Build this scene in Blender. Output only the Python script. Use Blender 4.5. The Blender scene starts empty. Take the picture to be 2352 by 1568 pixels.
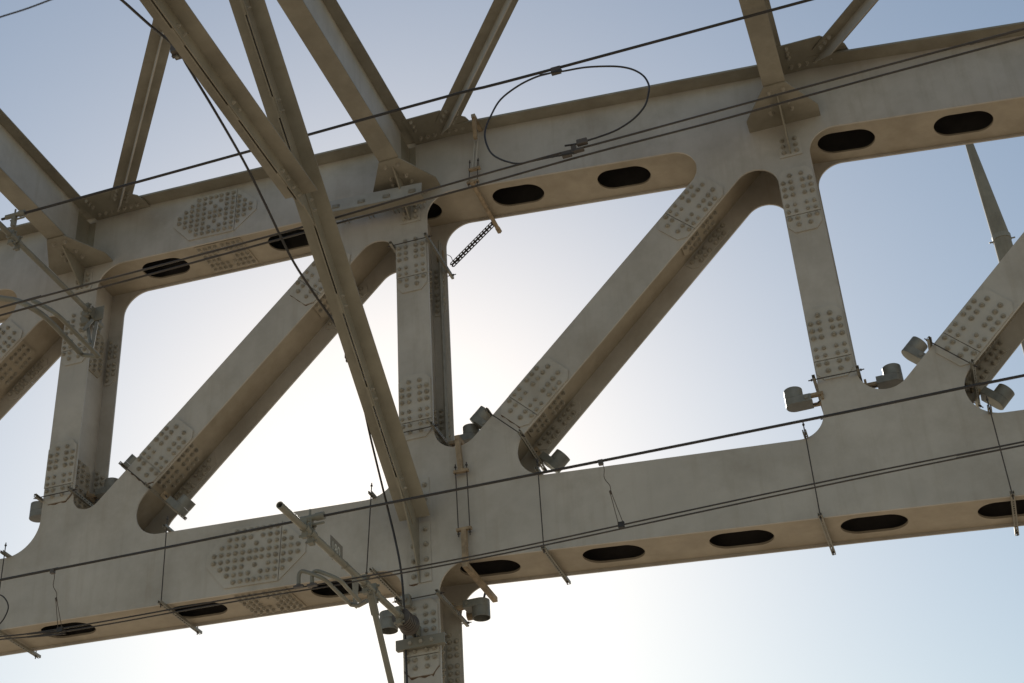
import bpy, bmesh, math, random
from mathutils import Vector, Matrix
random.seed(7)
scene = bpy.context.scene
C = scene.collection

# ------------------------------------------------------------------ camera
# world: +x along the bridge, +y across the track, +z up; the lens sits at the origin
F = 3541.64                                   # focal length in units of the 2352 px wide photo
RX = Vector((0.94870835, -0.21617086, -0.23070028))   # world axes in lens (right, down, forward)
RY = Vector((0.31114001, 0.5089734, 0.80258207))
RZ = Vector((-0.05607455, -0.8331964, 0.55012672))
cam_d = bpy.data.cameras.new('camera')
cam = bpy.data.objects.new('camera', cam_d); C.objects.link(cam)
cam_d.sensor_width = 36.0
cam_d.lens = F * 36 / 2352
cam_d.clip_start = 0.1; cam_d.clip_end = 5000
m = Matrix(((RX[0], -RX[1], -RX[2], 0), (RY[0], -RY[1], -RY[2], 0), (RZ[0], -RZ[1], -RZ[2], 0), (0, 0, 0, 1)))
cam.matrix_world = m
cam_d.dof.use_dof = True
cam_d.dof.focus_distance = 18.5
cam_d.dof.aperture_fstop = 4.0
scene.camera = cam

def ray(u, v):
    d = Vector((u - 1176, v - 784, F))
    return Vector((RX.dot(d), RY.dot(d), RZ.dot(d)))
def PY(p, y):
    d = ray(*p); return d * (y / d.y)
def PX(p, x):
    d = ray(*p); return d * (x / d.x)
def PZ(p, z):
    d = ray(*p); return d * (z / d.z)

# ------------------------------------------------------------------ sky, sun, exposure
sd = ray(908, 1045).normalized()
SUN_EL = math.asin(sd.z); SUN_ROT = math.atan2(sd.x, sd.y)
w = bpy.data.worlds.new("World"); scene.world = w; w.use_nodes = True
nt = w.node_tree; bg = nt.nodes['Background']
sky = nt.nodes.new('ShaderNodeTexSky'); sky.sky_type = 'NISHITA'; sky.sun_disc = False
sky.sun_elevation = SUN_EL; sky.sun_rotation = SUN_ROT
sky.air_density = 1.5; sky.dust_density = 0.52; sky.ozone_density = 0.7; sky.altitude = 10
nt.links.new(sky.outputs[0], bg.inputs[0]); bg.inputs[1].default_value = 0.094
sl = bpy.data.lights.new('sun', 'SUN'); sun = bpy.data.objects.new('sun', sl); C.objects.link(sun)
sl.energy = 4.5; sl.angle = math.radians(0.53); sl.color = (1.0, 0.94, 0.85)
sun.rotation_euler = (-sd).to_track_quat('-Z', 'Y').to_euler()
scene.view_settings.view_transform = 'Standard'; scene.view_settings.look = 'None'
scene.view_settings.gamma = 1; scene.view_settings.exposure = 0.0

# ------------------------------------------------------------------ materials
def mat(name, col, rough=0.6, metal=0.0, var=0.12, rust=0.0, streak=0.0, scale=3.0, dirt=0.0, bump=0.15):
    m = bpy.data.materials.new(name); m.use_nodes = True
    n = m.node_tree.nodes; l = m.node_tree.links
    b = n['Principled BSDF']; b.inputs['Roughness'].default_value = rough; b.inputs['Metallic'].default_value = metal
    tc = n.new('ShaderNodeTexCoord')
    def noise(sc, det=5.0, rgh=0.6, mp=None):
        t = n.new('ShaderNodeTexNoise'); t.inputs['Scale'].default_value = sc
        t.inputs['Detail'].default_value = det; t.inputs['Roughness'].default_value = rgh
        if mp:
            mm = n.new('ShaderNodeMapping'); mm.inputs['Scale'].default_value = mp
            l.new(tc.outputs['Object'], mm.inputs[0]); l.new(mm.outputs[0], t.inputs[0])
        else: l.new(tc.outputs['Object'], t.inputs[0])
        return t
    def ramp(src, a, b_, ca=(0, 0, 0, 1), cb=(1, 1, 1, 1)):
        r = n.new('ShaderNodeValToRGB'); r.color_ramp.elements[0].position = a; r.color_ramp.elements[1].position = b_
        r.color_ramp.elements[0].color = ca; r.color_ramp.elements[1].color = cb
        l.new(src, r.inputs[0]); return r
    def mix(fac, A, B):
        x = n.new('ShaderNodeMixRGB')
        if isinstance(fac, float): x.inputs[0].default_value = fac
        else: l.new(fac, x.inputs[0])
        for i, q in ((1, A), (2, B)):
            if isinstance(q, tuple): x.inputs[i].default_value = q
            else: l.new(q, x.inputs[i])
        return x
    c = tuple(col) + (1,)
    lo = tuple(x * (1 - var) for x in col) + (1,); hi = tuple(min(1, x * (1 + var)) for x in col) + (1,)
    base = ramp(noise(scale).outputs[0], 0.35, 0.65, lo, hi)
    out = base.outputs[0]
    if dirt > 0:
        d = ramp(noise(1.3, 8, 0.7).outputs[0], 0.45, 0.72)
        f = n.new('ShaderNodeMath'); f.operation = 'MULTIPLY'; f.inputs[1].default_value = dirt; l.new(d.outputs[0], f.inputs[0])
        out = mix(f.outputs[0], out, (col[0] * 0.55, col[1] * 0.5, col[2] * 0.42, 1)).outputs[0]
    if streak > 0:
        s = ramp(noise(1.0, 4, 0.6, (9, 9, 0.7)).outputs[0], 0.52, 0.75)
        f = n.new('ShaderNodeMath'); f.operation = 'MULTIPLY'; f.inputs[1].default_value = streak; l.new(s.outputs[0], f.inputs[0])
        out = mix(f.outputs[0], out, (col[0] * 0.6, col[1] * 0.52, col[2] * 0.4, 1)).outputs[0]
    if rust > 0:
        r = ramp(noise(7.0, 8, 0.75).outputs[0], 0.72 - rust * 0.3, 0.80 - rust * 0.3)
        rc = ramp(noise(40, 4).outputs[0], 0.3, 0.7, (0.10, 0.04, 0.015, 1), (0.26, 0.12, 0.05, 1))
        out = mix(r.outputs[0], out, rc.outputs[0]).outputs[0]
    l.new(out, b.inputs['Base Color'])
    if bump > 0:
        bp = n.new('ShaderNodeBump'); bp.inputs['Strength'].default_value = bump; bp.inputs['Distance'].default_value = 0.004
        l.new(noise(22, 6).outputs[0], bp.inputs['Height']); l.new(bp.outputs[0], b.inputs['Normal'])
    return m
STEEL = (0.455, 0.425, 0.385)
M = dict(
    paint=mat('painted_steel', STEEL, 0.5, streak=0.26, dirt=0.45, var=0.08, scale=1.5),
    under=mat('painted_steel_shaded', (0.36, 0.31, 0.24), 0.6, dirt=0.5, var=0.10, rust=0.06),  # steel paint copy for undersides: grime patches, plus shade darkened into the base colour
    splice=mat('painted_splice_steel', (0.46, 0.43, 0.385), 0.5, streak=0.25, dirt=0.4, rust=0.2, var=0.06),
    bolt=mat('painted_bolt', (0.335, 0.305, 0.255), 0.55, var=0.2, scale=9, rust=0.2),
    brace=mat('brace_paint_shaded', (0.27, 0.245, 0.195), 0.55, streak=0.15, dirt=0.45, rust=0.05),  # steel paint darkened for braces, beams and flanges; their underside shade is in the colour
    galv=mat('galvanised_steel', (0.25, 0.235, 0.20), 0.5, metal=0.25, var=0.15, scale=8),
    hood=mat('lamp_hood_paint', (0.20, 0.20, 0.185), 0.5, metal=0.1, var=0.2, scale=6, dirt=0.3),
    cable=mat('cable_rubber', (0.030, 0.026, 0.026), 0.5, var=0.2, bump=0),
    wire=mat('bronze_wire', (0.055, 0.045, 0.04), 0.5, metal=0.1, var=0.2, bump=0),
    rusty=mat('rusty_bar', (0.30, 0.23, 0.155), 0.8, rust=0.30, var=0.25, scale=12),
    box_shade=mat('box_interior_shade', (0.085, 0.075, 0.07), 0.8, var=0.2),  # near-black colour standing in for the shade inside the chord boxes
    rail=mat('rail_grey', (0.33, 0.335, 0.33), 0.5, var=0.1, dirt=0.3),
    stain=mat('rust_stain', (0.125, 0.078, 0.05), 0.9, var=0.4, scale=30),
    porcelain=mat('brown_porcelain', (0.085, 0.07, 0.06), 0.45, var=0.1),
    pipe=mat('grey_pipe', (0.21, 0.20, 0.165), 0.5, var=0.1, dirt=0.3),
    plate=mat('number_plate_grey', (0.19, 0.175, 0.15), 0.5, var=0.05),
    ink=mat('number_white', (0.55, 0.55, 0.50), 0.5, var=0.05),
    pole=mat('pole_concrete', (0.20, 0.185, 0.15), 0.8, streak=0.4, var=0.15, rust=0.03),
    ground=mat('dusty_ground', (0.42, 0.345, 0.25), 0.95, var=0.15, scale=0.4, bump=0),
)

# ------------------------------------------------------------------ mesh helpers
class MB:
    def __init__(s): s.v = []; s.f = []
    def add(s, vs, fs):
        o = len(s.v); s.v += [Vector(x) for x in vs]; s.f += [tuple(i + o for i in f) for f in fs]; return s
    def prism(s, a, b):                       # two matching outlines
        n = len(a)
        fs = [tuple(range(n)), tuple(range(2 * n - 1, n - 1, -1))]
        fs += [(i, i + n, (i + 1) % n + n, (i + 1) % n) for i in range(n)]
        return s.add(list(a) + list(b), fs)
    def xz(s, pts, y0, y1):
        return s.prism([(x, y0, z) for x, z in pts], [(x, y1, z) for x, z in pts])
    def yz(s, pts, x0, x1):
        return s.prism([(x0, y, z) for y, z in pts], [(x1, y, z) for y, z in pts])
    def xy(s, pts, z0, z1):
        return s.prism([(x, y, z0) for x, y in pts], [(x, y, z1) for x, y in pts])
    def box(s, x0, x1, y0, y1, z0, z1):
        return s.xy([(x0, y0), (x1, y0), (x1, y1), (x0, y1)], z0, z1)
    def bar(s, p, q, wv, hv):                 # bar from p to q; full cross vectors wv, hv
        p, q, wv, hv = map(Vector, (p, q, wv, hv))
        c = [(-.5, -.5), (.5, -.5), (.5, .5), (-.5, .5)]
        return s.prism([p + wv * a + hv * b for a, b in c], [q + wv * a + hv * b for a, b in c])
    def tube(s, pts, r, n=8, cap=True):
        pts = [Vector(p) for p in pts]
        rs = r if isinstance(r, (list, tuple)) else [r] * len(pts)
        o = len(s.v); up = None
        for i, p in enumerate(pts):
            t = (pts[min(i + 1, len(pts) - 1)] - pts[max(i - 1, 0)])
            if t.length < 1e-9: t = (pts[-1] - pts[0])
            t.normalize()
            if up is None:
                up = t.cross(Vector((0.13, 0.21, 0.97)))
                if up.length < 0.1: up = t.cross(Vector((1, 0, 0)))
            up = (up - t * up.dot(t)).normalized(); w_ = t.cross(up)
            for k in range(n):
                a = 2 * math.pi * k / n
                s.v.append(p + (up * math.cos(a) + w_ * math.sin(a)) * rs[i])
        for i in range(len(pts) - 1):
            for k in range(n):
                k2 = (k + 1) % n
                s.f.append((o + i * n + k, o + i * n + k2, o + (i + 1) * n + k2, o + (i + 1) * n + k))
        if cap:
            s.f.append(tuple(o + k for k in reversed(range(n)))); e = o + (len(pts) - 1) * n
            s.f.append(tuple(e + k for k in range(n)))
        return s
    def build(s, name, material, parent=None, smooth=False, label=None, bevel=0):
        me = bpy.data.meshes.new(name); me.from_pydata([tuple(v) for v in s.v], [], s.f); me.update()
        bm = bmesh.new(); bm.from_mesh(me); bmesh.ops.recalc_face_normals(bm, faces=bm.faces); bm.to_mesh(me); bm.free()
        me.materials.append(material)
        if smooth:
            for p in me.polygons: p.use_smooth = len(p.vertices) == 4
            if hasattr(me, 'set_sharp_from_angle'): me.set_sharp_from_angle(angle=math.radians(45))
        o = bpy.data.objects.new(name, me); C.objects.link(o)
        if parent: o.parent = parent
        if label: o['label'] = label
        if bevel:
            bv = o.modifiers.new('bevel', 'BEVEL'); bv.width = bevel; bv.segments = 2; bv.limit_method = 'ANGLE'
        return o
def tag(o, label, cat, group=None, kind=None):
    o['label'] = label; o['category'] = cat
    if group: o['group'] = group
    if kind: o['kind'] = kind
    return o
def empty(name, label, cat, group=None):
    o = bpy.data.objects.new(name, None); C.objects.link(o); o.empty_display_size = 0.1
    return tag(o, label, cat, group)
def smooth_path(pts, n=8):
    pts = [Vector(p) for p in pts]; out = []
    for i in range(len(pts) - 1):
        p0 = pts[max(i - 1, 0)]; p1 = pts[i]; p2 = pts[i + 1]; p3 = pts[min(i + 2, len(pts) - 1)]
        for k in range(n):
            t = k / n
            out.append(0.5 * ((2 * p1) + (p2 - p0) * t + (2 * p0 - 5 * p1 + 4 * p2 - p3) * t * t + (3 * p1 - p0 - 3 * p2 + p3) * t ** 3))
    out.append(pts[-1]); return out

# ------------------------------------------------------------------ ground (below the frame; it throws warm light up at the steel)
g = MB(); g.xy([(-900, -900), (900, -900), (900, 900), (-900, 900)], -1.75, -1.6)
go = g.build('ground', M['ground']); go['kind'] = 'structure'

# ------------------------------------------------------------------ the truss bridge
S = 14.2; D = 0.714; T = 0.022                # front web, overall depth, plate thickness
X = [-14.53, -9.905, -5.277, -0.578, 4.12]; HW = 0.208
UB = [12.55, 12.377, 12.215, 11.745, 11.18]   # upper chord underside at each post
UT = [13.37, 13.245, 13.085, 12.675, 12.05]   # upper chord top
LB = [7.53, 7.362, 7.165, 6.792, 6.385]       # lower chord underside
LT = [8.52, 8.274, 8.05, 7.70, 7.335]         # lower chord top
ZT = [11.45, 11.32, 11.19, 10.755, 10.25]     # splices on the posts
ZB = [9.50, 9.335, 9.15, 8.815, 8.45]
DG = [((-10.8, 11.78), 44.5), ((-7.4, 10.435), 45.2), ((-3.0, 9.836), 44.6), ((0.749, 8.485), 43.6)]
DXB = [-12.95, -8.525, -3.859, 0.883]; DXT = [-11.15, -6.492, -1.826, 2.85]; DHW = 0.235
XE0, XE1 = -17.5, 7.0

def lin(xs, zs, x):
    if x <= xs[0]: i = 0
    elif x >= xs[-1]: i = len(xs) - 2
    else: i = max(k for k in range(len(xs) - 1) if xs[k] <= x)
    t = (x - xs[i]) / (xs[i + 1] - xs[i]); return zs[i] + (zs[i + 1] - zs[i]) * t
def isect(p, d, q, e):
    den = d[0] * e[1] - d[1] * e[0]
    t = ((q[0] - p[0]) * e[1] - (q[1] - p[1]) * e[0]) / den
    return (p[0] + d[0] * t, p[1] + d[1] * t)
def fillet(a, b, c, r, n=14):
    A, B, Cc = Vector(a), Vector(b), Vector(c)
    u = (A - B).normalized(); v = (Cc - B).normalized()
    ang = math.acos(max(-1, min(1, u.dot(v)))); tl = r / math.tan(ang / 2)
    ctr = B + (u + v).normalized() * (r / math.sin(ang / 2))
    p, q = B + u * tl, B + v * tl
    a0 = math.atan2(p.y - ctr.y, p.x - ctr.x); a1 = math.atan2(q.y - ctr.y, q.x - ctr.x)
    da = (a1 - a0 + math.pi) % (2 * math.pi) - math.pi
    return [(ctr.x + r * math.cos(a0 + da * k / n), ctr.y + r * math.sin(a0 + da * k / n)) for k in range(n + 1)]
def dline(i, side):                            # edge line of diagonal i: side +1 upper-left, -1 lower-right
    (cx, cz), a = DG[i]; a = math.radians(a)
    return (cx - math.sin(a) * DHW * side, cz + math.cos(a) * DHW * side), (math.cos(a), math.sin(a))
def dcut(i, x):                                # the two edge points where diagonal i is cut square at centre x
    (cx, cz), a = DG[i]; a = math.radians(a); t = (x - cx) / math.cos(a)
    c = (cx + t * math.cos(a), cz + t * math.sin(a))
    return (c[0] - math.sin(a) * DHW, c[1] + math.cos(a) * DHW), (c[0] + math.sin(a) * DHW, c[1] - math.cos(a) * DHW), c
def seg(i, Z):                                 # line of a chord edge in bay i -> i+1
    return (X[i], Z[i]), (X[i + 1] - X[i], Z[i + 1] - Z[i])

RU_BIG = [0.32, 0.34, 0.32, 0.30, 0.30]; RL_BIG = [0.42, 0.42, 0.40, 0.27, 0.27]
def upper_web():
    top = [(XE0, UT[0] + 0.08)] + list(zip(X, UT)) + [(XE1, lin(X, UT, XE1))]
    out = list(top)
    cur = (XE1, lin(X, UB, XE1)); out.append(cur)
    for i in (4, 3, 2, 1, 0):
        xl, xr = X[i] - HW, X[i] + HW
        lr = seg(min(i, 3), UB)
        cr = isect((xr, 0), (0, 1), *lr)
        out += fillet((xr + 2, cr[1]) if i == 4 else (X[i] + 2, lin(X, UB, X[i] + 2)), cr, (xr, ZT[i]), RU_BIG[i])
        out += [(xr, ZT[i]), (xl, ZT[i])]
        if i >= 1:
            cl = isect((xl, 0), (0, 1), *dline(i - 1, -1)); a, b, _ = dcut(i - 1, DXT[i - 1])
            out += fillet((xl, ZT[i]), cl, b, 0.26)
            out += [b, a]
            ca = isect(*dline(i - 1, 1), *seg(i - 1, UB))
            out += fillet(a, ca, (X[i - 1] + 1.0, lin(X, UB, X[i - 1] + 1.0)), 0.295)
        else:
            ce = isect((xl, 0), (0, 1), (X[0], UB[0]), (1, -0.02))
            out += fillet((xl, ZT[0]), ce, (XE0, UB[0] + 0.06), 0.32)
    out.append((XE0, UB[0] + 0.06))
    return out
def lower_web():
    out = [(XE0, LT[0] + 0.06)]
    for i in range(5):
        xl, xr = X[i] - HW, X[i] + HW
        cl = isect((xl, 0), (0, 1), *seg(max(i - 1, 0), LT))
        prev = (X[i] - 2, lin(X, LT, X[i] - 2))
        out += fillet(prev, cl, (xl, ZB[i]), RL_BIG[i])
        out += [(xl, ZB[i]), (xr, ZB[i])]
        if i < 4:
            cv = isect((xr, 0), (0, 1), *dline(i, 1)); a, b, _ = dcut(i, DXB[i])
            out += fillet((xr, ZB[i]), cv, a, 0.20 if i == 1 else 0.28)
            out += [a, b]
            ca = isect(*dline(i, -1), *seg(i, LT))
            out += fillet(b, ca, (X[i] + 4.0, lin(X, LT, X[i] + 4.0)), 0.335)
        else:
            ce = isect((xr, 0), (0, 1), *seg(3, LT))
            out += fillet((xr, ZB[i]), ce, (XE1, lin(X, LT, XE1)), 0.3)
    out.append((XE1, lin(X, LT, XE1))); out.append((XE1, lin(X, LB, XE1)))
    for i in (4, 3): out.append((X[i], LB[i]))
    xl, xr = X[2] - HW, X[2] + HW; zs = 6.335
    cr = isect((xr, 0), (0, 1), *seg(2, LB)); cl = isect((xl, 0), (0, 1), *seg(1, LB))
    out += fillet((X[3], LB[3]), cr, (xr, zs), 0.33); out += [(xr, zs), (xl, zs)]
    out += fillet((xl, zs), cl, (X[1], LB[1]), 0.26)
    for i in (1, 0): out.append((X[i], LB[i]))
    out.append((XE0, LB[0] + 0.06))
    return out

random.seed(11)
bridge = empty('truss_bridge', 'weathered grey beige steel truss bridge with slotted chords, bolted posts and diagonals', 'bridge')
BOLTS = []                                     # (point, normal, spin, parent)
def slots_plate(mb, x0, x1, y0, y1, slots, zf, t, r=0.19):
    """plate along the chord with rounded slots; slots = (centre x, length)"""
    yc = (y0 + y1) / 2
    def add(pts): mb.prism([(x, y, zf(x)) for x, y in pts], [(x, y, zf(x) + t) for x, y in pts])
    cur = x0
    for cx, ln in slots:
        a, b = cx - ln / 2, cx + ln / 2
        cuts = [cur] + [q for q in X if cur < q < a - 0.02] + [a - 0.02]
        for p_, q_ in zip(cuts, cuts[1:]): add([(p_, y0), (q_, y0), (q_, y1), (p_, y1)])
        for sgn, ye in ((-1, y0), (1, y1)):
            arc = [(a - 0.02, yc)]
            n = 9
            for k in range(n + 1):
                th = math.pi - math.pi / 2 * k / n
                arc.append((a + r + r * math.cos(th), yc + sgn * r * math.sin(th)))
            for k in range(n + 1):
                th = math.pi / 2 - math.pi / 2 * k / n
                arc.append((b - r + r * math.cos(th), yc + sgn * r * math.sin(th)))
            arc += [(b + 0.02, yc), (b + 0.02, ye), (a - 0.02, ye)]
            add(arc)
        cur = b + 0.02
    add([(cur, y0), (x1, y0), (x1, y1), (cur, y1)])

def chord(name, web, topz, botz, slot_x, label):
    o = MB(); o.xz(web, S, S + T).build(name, M['paint'], bridge, label=label)
    ch = bridge.children[-1]
    MB().xz(web, S + D - T, S + D).build('rear_web', M['paint'], ch)
    # closing plate on top of the box
    tp = MB(); bp = MB(); xs = [XE0] + X + [XE1]
    for i in range(len(xs) - 1):
        x0, x1 = xs[i], xs[i + 1]
        f = lambda x: lin(X, topz, x)
        tp.prism([(x0, S + T, f(x0) - .03), (x0, S + D - T, f(x0) - .03), (x1, S + D - T, f(x1) - .03), (x1, S + T, f(x1) - .03)],
                 [(x0, S + T, f(x0) - .008), (x0, S + D - T, f(x0) - .008), (x1, S + D - T, f(x1) - .008), (x1, S + T, f(x1) - .008)])
    slots_plate(bp, XE0, XE1, S + T, S + D - T, slot_x, (lambda x: lin(X, botz, x) + 0.03), 0.024)
    tp.build('top_plate', M['box_shade'], ch)  # coloured near-black so the box interior looks shaded
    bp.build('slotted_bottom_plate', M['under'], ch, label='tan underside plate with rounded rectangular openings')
    for nm, ya, yb in (('rear_shade_sheet', S + D - T - .003, S + D - T - .0005), ('front_shade_sheet', S + T + .0005, S + T + .003)):  # thin dark sheets added on both webs to paint the interior shade
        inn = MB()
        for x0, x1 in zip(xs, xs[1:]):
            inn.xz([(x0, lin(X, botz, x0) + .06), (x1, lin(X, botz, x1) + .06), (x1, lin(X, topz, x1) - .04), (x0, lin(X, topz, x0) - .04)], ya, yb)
        inn.build(nm, M['box_shade'], ch)
    return ch
UC_SL = [(x, .66) for x in (-13.2, -10.74, -8.90, -7.06, -5.33, -3.975, -2.62, -1.27, .055, 1.375, 2.70, 5.4)]
LC_SL = [(x, .67) for x in (-15.5, -13.0, -11.5, -9.80, -8.10, -6.36, -4.60, -3.225, -1.865, -.52, .82, 2.16, 3.5, 5.3)]
uc = chord('upper_chord', upper_web(), UT, UB, UC_SL, 'grey upper chord with a projecting top flange')
lc = chord('lower_chord', lower_web(), LT, LB, LC_SL, 'grey lower chord with curved gussets')
fl = MB(); xs = [XE0] + X + [XE1]
for i in range(len(xs) - 1):
    x0, x1 = xs[i], xs[i + 1]; z0, z1 = lin(X, UT, x0) + .001, lin(X, UT, x1) + .001
    a = [(x0, S - .2, z0), (x0, S + D + .2, z0), (x1, S + D + .2, z1), (x1, S - .2, z1)]
    fl.prism(a, [(p[0], p[1], p[2] + .026) for p in a])
fl.build('top_flange', M['brace'], uc)

# bolted splice plate on a member: centre c (x,z), direction unit d, width dir n, at plane y, facing -y (sgn -1) or other
def splice(parent, c, d, n, hw, cols, y, face=-1, k=1.1, th=.022, two=True):
    rows = ((.061 * k, .141 * k, .221 * k), .301 * k); ln = .385 * k; seam = -.181 * k
    d = Vector(d); n = Vector(n); c = Vector(c)
    P = lambda t, s: (c.x + d.x * t + n.x * s, c.y + d.y * t + n.y * s)
    ch = .07; cl = .085
    y0, y1 = (y - th, y) if face < 0 else (y, y + th)
    y0b, y1b = (y - th * .72, y) if face < 0 else (y, y + th * .72)
    mb = MB()
    if two:
        mb.xz([P(*q) for q in ((seam, -hw), (seam, hw), (ln - cl, hw), (ln, hw - ch), (ln, -hw + ch), (ln - cl, -hw))], y0, y1)
        h2 = hw - .006
        mb.xz([P(*q) for q in ((seam - .007, -h2), (seam - .007, h2), (-ln + cl, h2), (-ln, h2 - ch), (-ln, -h2 + ch), (-ln + cl, -h2))], y0b, y1b)
    else:
        mb.xz([P(*q) for q in ((-ln + cl, -hw), (-ln + cl, hw), (ln - cl, hw), (ln, hw - ch * .6), (ln, -hw + ch * .6), (ln - cl, -hw))], y0, y1)
    mb.build('splice_plate', M['splice'], parent)
    for sg in (1, -1):
        for s in cols:
            ts = list(rows[0]) + ([rows[1]] if abs(s) < .12 else [])
            for t in ts:
                x, z = P(t * sg, s); yy = y0 if sg > 0 or not two else y0b
                if face > 0: yy = y1
                BOLTS.append((Vector((x, yy, z)), Vector((0, face, 0)), random.random() * 6, parent))

def h_member(name, a0, a1, b0, b1, label=None):
    """H section between two cut edges a0-a1 (one end) and b0-b1 (other end), flanges front and back, web in the middle"""
    g = .004
    front = MB().xz([a0, a1, b1, b0], S + .0, S + T)
    o = front.build(name, M['paint'], bridge, label=label)
    MB().xz([a0, a1, b1, b0], S + D - T, S + D).build('rear_flange', M['paint'], o)
    return o
def web_of(o, p, q, nrm, m_='under'):
    nrm = Vector(nrm) * .008; p = Vector(p); q = Vector(q)
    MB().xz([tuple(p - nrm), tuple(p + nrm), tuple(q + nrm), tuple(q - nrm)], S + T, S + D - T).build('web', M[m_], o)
def web_splice(o, c, d, n, side, L=.33):
    """bolted plates on the web face and on the front face of the rear flange"""
    d = Vector(d); n = Vector(n) * side; c = Vector(c)
    pts = [(-L, .02), (-L + .08, .02)]
    off = .009
    def W(t, y, h): p = c + d * t + n * h; return (p.x, y, p.y)
    ya, yb = S + T + .09, S + D - T - .09
    lo = [(-L, ya + .07), (-L + .08, ya), (L - .08, ya), (L, ya + .07), (L, yb - .07), (L - .08, yb), (-L + .08, yb), (-L, yb - .07)]
    MB().prism([W(t, y, off) for t, y in lo], [W(t, y, off + .012) for t, y in lo]).build('web_splice_plate', M['under'], o)
    nn = Vector((n.x, 0, n.y))
    for sg in (1, -1):
        for t in (.06, .135, .21, .285):
            for k in range(4):
                yy = ya + .07 + k * (yb - ya - .14) / 3
                if t > .25 and k in (0, 3): continue
                BOLTS.append((Vector(W(t * sg, yy, off + .012)), nn, random.random() * 6, o))
    y1 = S + D - T
    fl_ = [(-.37, .035), (.37, .035), (.37, .11), (.31, .185), (-.31, .185), (-.37, .11)]
    MB().prism([W(t, y1, h) for t, h in fl_], [W(t, y1 - .014, h) for t, h in fl_]).build('rear_splice_plate', M['splice'], o)
    for sg in (1, -1):
        for t in (.061, .141, .221, .301):
            for h in (.07, .15):
                if t > .25 and h > .1: continue
                BOLTS.append((Vector(W(t * sg, y1 - .014, h)), Vector((0, -1, 0)), random.random() * 6, o))
PC = (-.152, -.066, .066, .152); DC = (-.175, -.078, .078, .175)
for i in range(5):
    p = h_member('vertical_post', (X[i] - HW, ZB[i] + .0006), (X[i] + HW, ZB[i] + .0006), (X[i] - HW, ZT[i] - .0006), (X[i] + HW, ZT[i] - .0006))
    web_of(p, (X[i], LT[i] - .005), (X[i], UB[i] + .02), (1, 0), 'paint')
    for z in (ZT[i], ZB[i]):
        splice(p, (X[i] - .005, z), (0, 1), (1, 0), HW - .012, PC, S, k=1.16 if i > 2 else 1.1)
        if i in (1, 2): web_splice(p, (X[i], z), (0, 1), (1, 0), 1)
p = h_member('hanging_post', (X[2] - HW, 1.5), (X[2] + HW, 1.5), (X[2] - HW, 6.3344), (X[2] + HW, 6.3344))
web_of(p, (X[2], 1.5), (X[2], LB[2] + .02), (1, 0), 'paint')
splice(p, (X[2] - .005, 6.335), (0, 1), (1, 0), HW - .012, PC, S); web_splice(p, (X[2], 6.3), (0, 1), (1, 0), 1)
for i in range(4):
    a0, a1, ca = dcut(i, DXB[i] + .0006); b0, b1, cb = dcut(i, DXT[i] - .0006)
    p = h_member('diagonal_brace', a0, a1, b0, b1)
    a = math.radians(DG[i][1]); d = (math.cos(a), math.sin(a)); n = (-math.sin(a), math.cos(a))
    (cx, cz), _ = DG[i]
    bl = isect((cx, cz), d, *seg(i, LT)); bu = isect((cx, cz), d, *seg(i, UB))
    web_of(p, (bl[0], bl[1] - .005), (bu[0], bu[1] + .02), n)
    for c in (ca, cb):
        splice(p, c, d, n, DHW - .012, DC, S, k=1.17 if i > 2 else 1.1)
        web_splice(p, c, d, n, -1)

# chord splices: long octagonal plates with rows of bolts
def chord_splice(ch, c, sl, hl, hh, rowp, colp):
    d = Vector((1, sl)).normalized(); n = Vector((-d.y, d.x)); c = Vector(c)
    P = lambda t, s: (c.x + d.x * t + n.x * s, c.y + d.y * t + n.y * s)
    sm = .296
    MB().xz([P(*q) for q in ((-hl, -.07), (-hl + .25, -hh), (sm, -hh), (sm, hh), (-hl + .25, hh), (-hl, .07))], S - .018, S) \
        .xz([P(*q) for q in ((sm + .007, -hh + .004), (hl, -.07), (hl, .07), (sm + .007, hh - .004))], S - .013, S) \
        .build('splice_plate', M['splice'], ch)
    for k in range(8):
        s = (k - 3.5) * rowp; a = abs(k - 3.5)
        nn = {0.5: 6, 1.5: 5, 2.5: 4, 3.5: 3}[a]
        ts = [sg * (.075 + j * colp) for sg in (1, -1) for j in range(nn) if not (a in (1.5,) and j == 0)]
        if a != 2.5: ts.append(0.0)
        for t in ts:
            x, z = P(t, s)
            BOLTS.append((Vector((x, S - (.013 if t > sm else .018), z)), Vector((0, -1, 0)), random.random() * 6, ch))
def cover(ch, x0, x1, Z):
    f = lambda x: lin(X, Z, x) + .03
    a = [(x0, S + .06, f(x0)), (x1, S + .06, f(x1)), (x1, S + D - .06, f(x1)), (x0, S + D - .06, f(x0))]
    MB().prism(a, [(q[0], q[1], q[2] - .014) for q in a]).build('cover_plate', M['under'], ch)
    xm = (x0 + x1) / 2
    for sg in (1, -1):
        for j in range(4):
            for k in range(6):
                if k in (2, 3) and j == 0: continue
                x = xm + sg * (.055 + j * .075); BOLTS.append((Vector((x, S + .12 + k * .093, f(x) - .014)), Vector((0, 0, -1)), random.random() * 6, ch))
chord_splice(uc, (-8.01, 12.755), -.035, .60, .345, .081, .088)
chord_splice(lc, (-7.225, 7.682), -.045, .61, .365, .088, .0885)
cover(uc, -8.33, -7.68, UB); cover(lc, -7.55, -6.90, LB)

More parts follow.
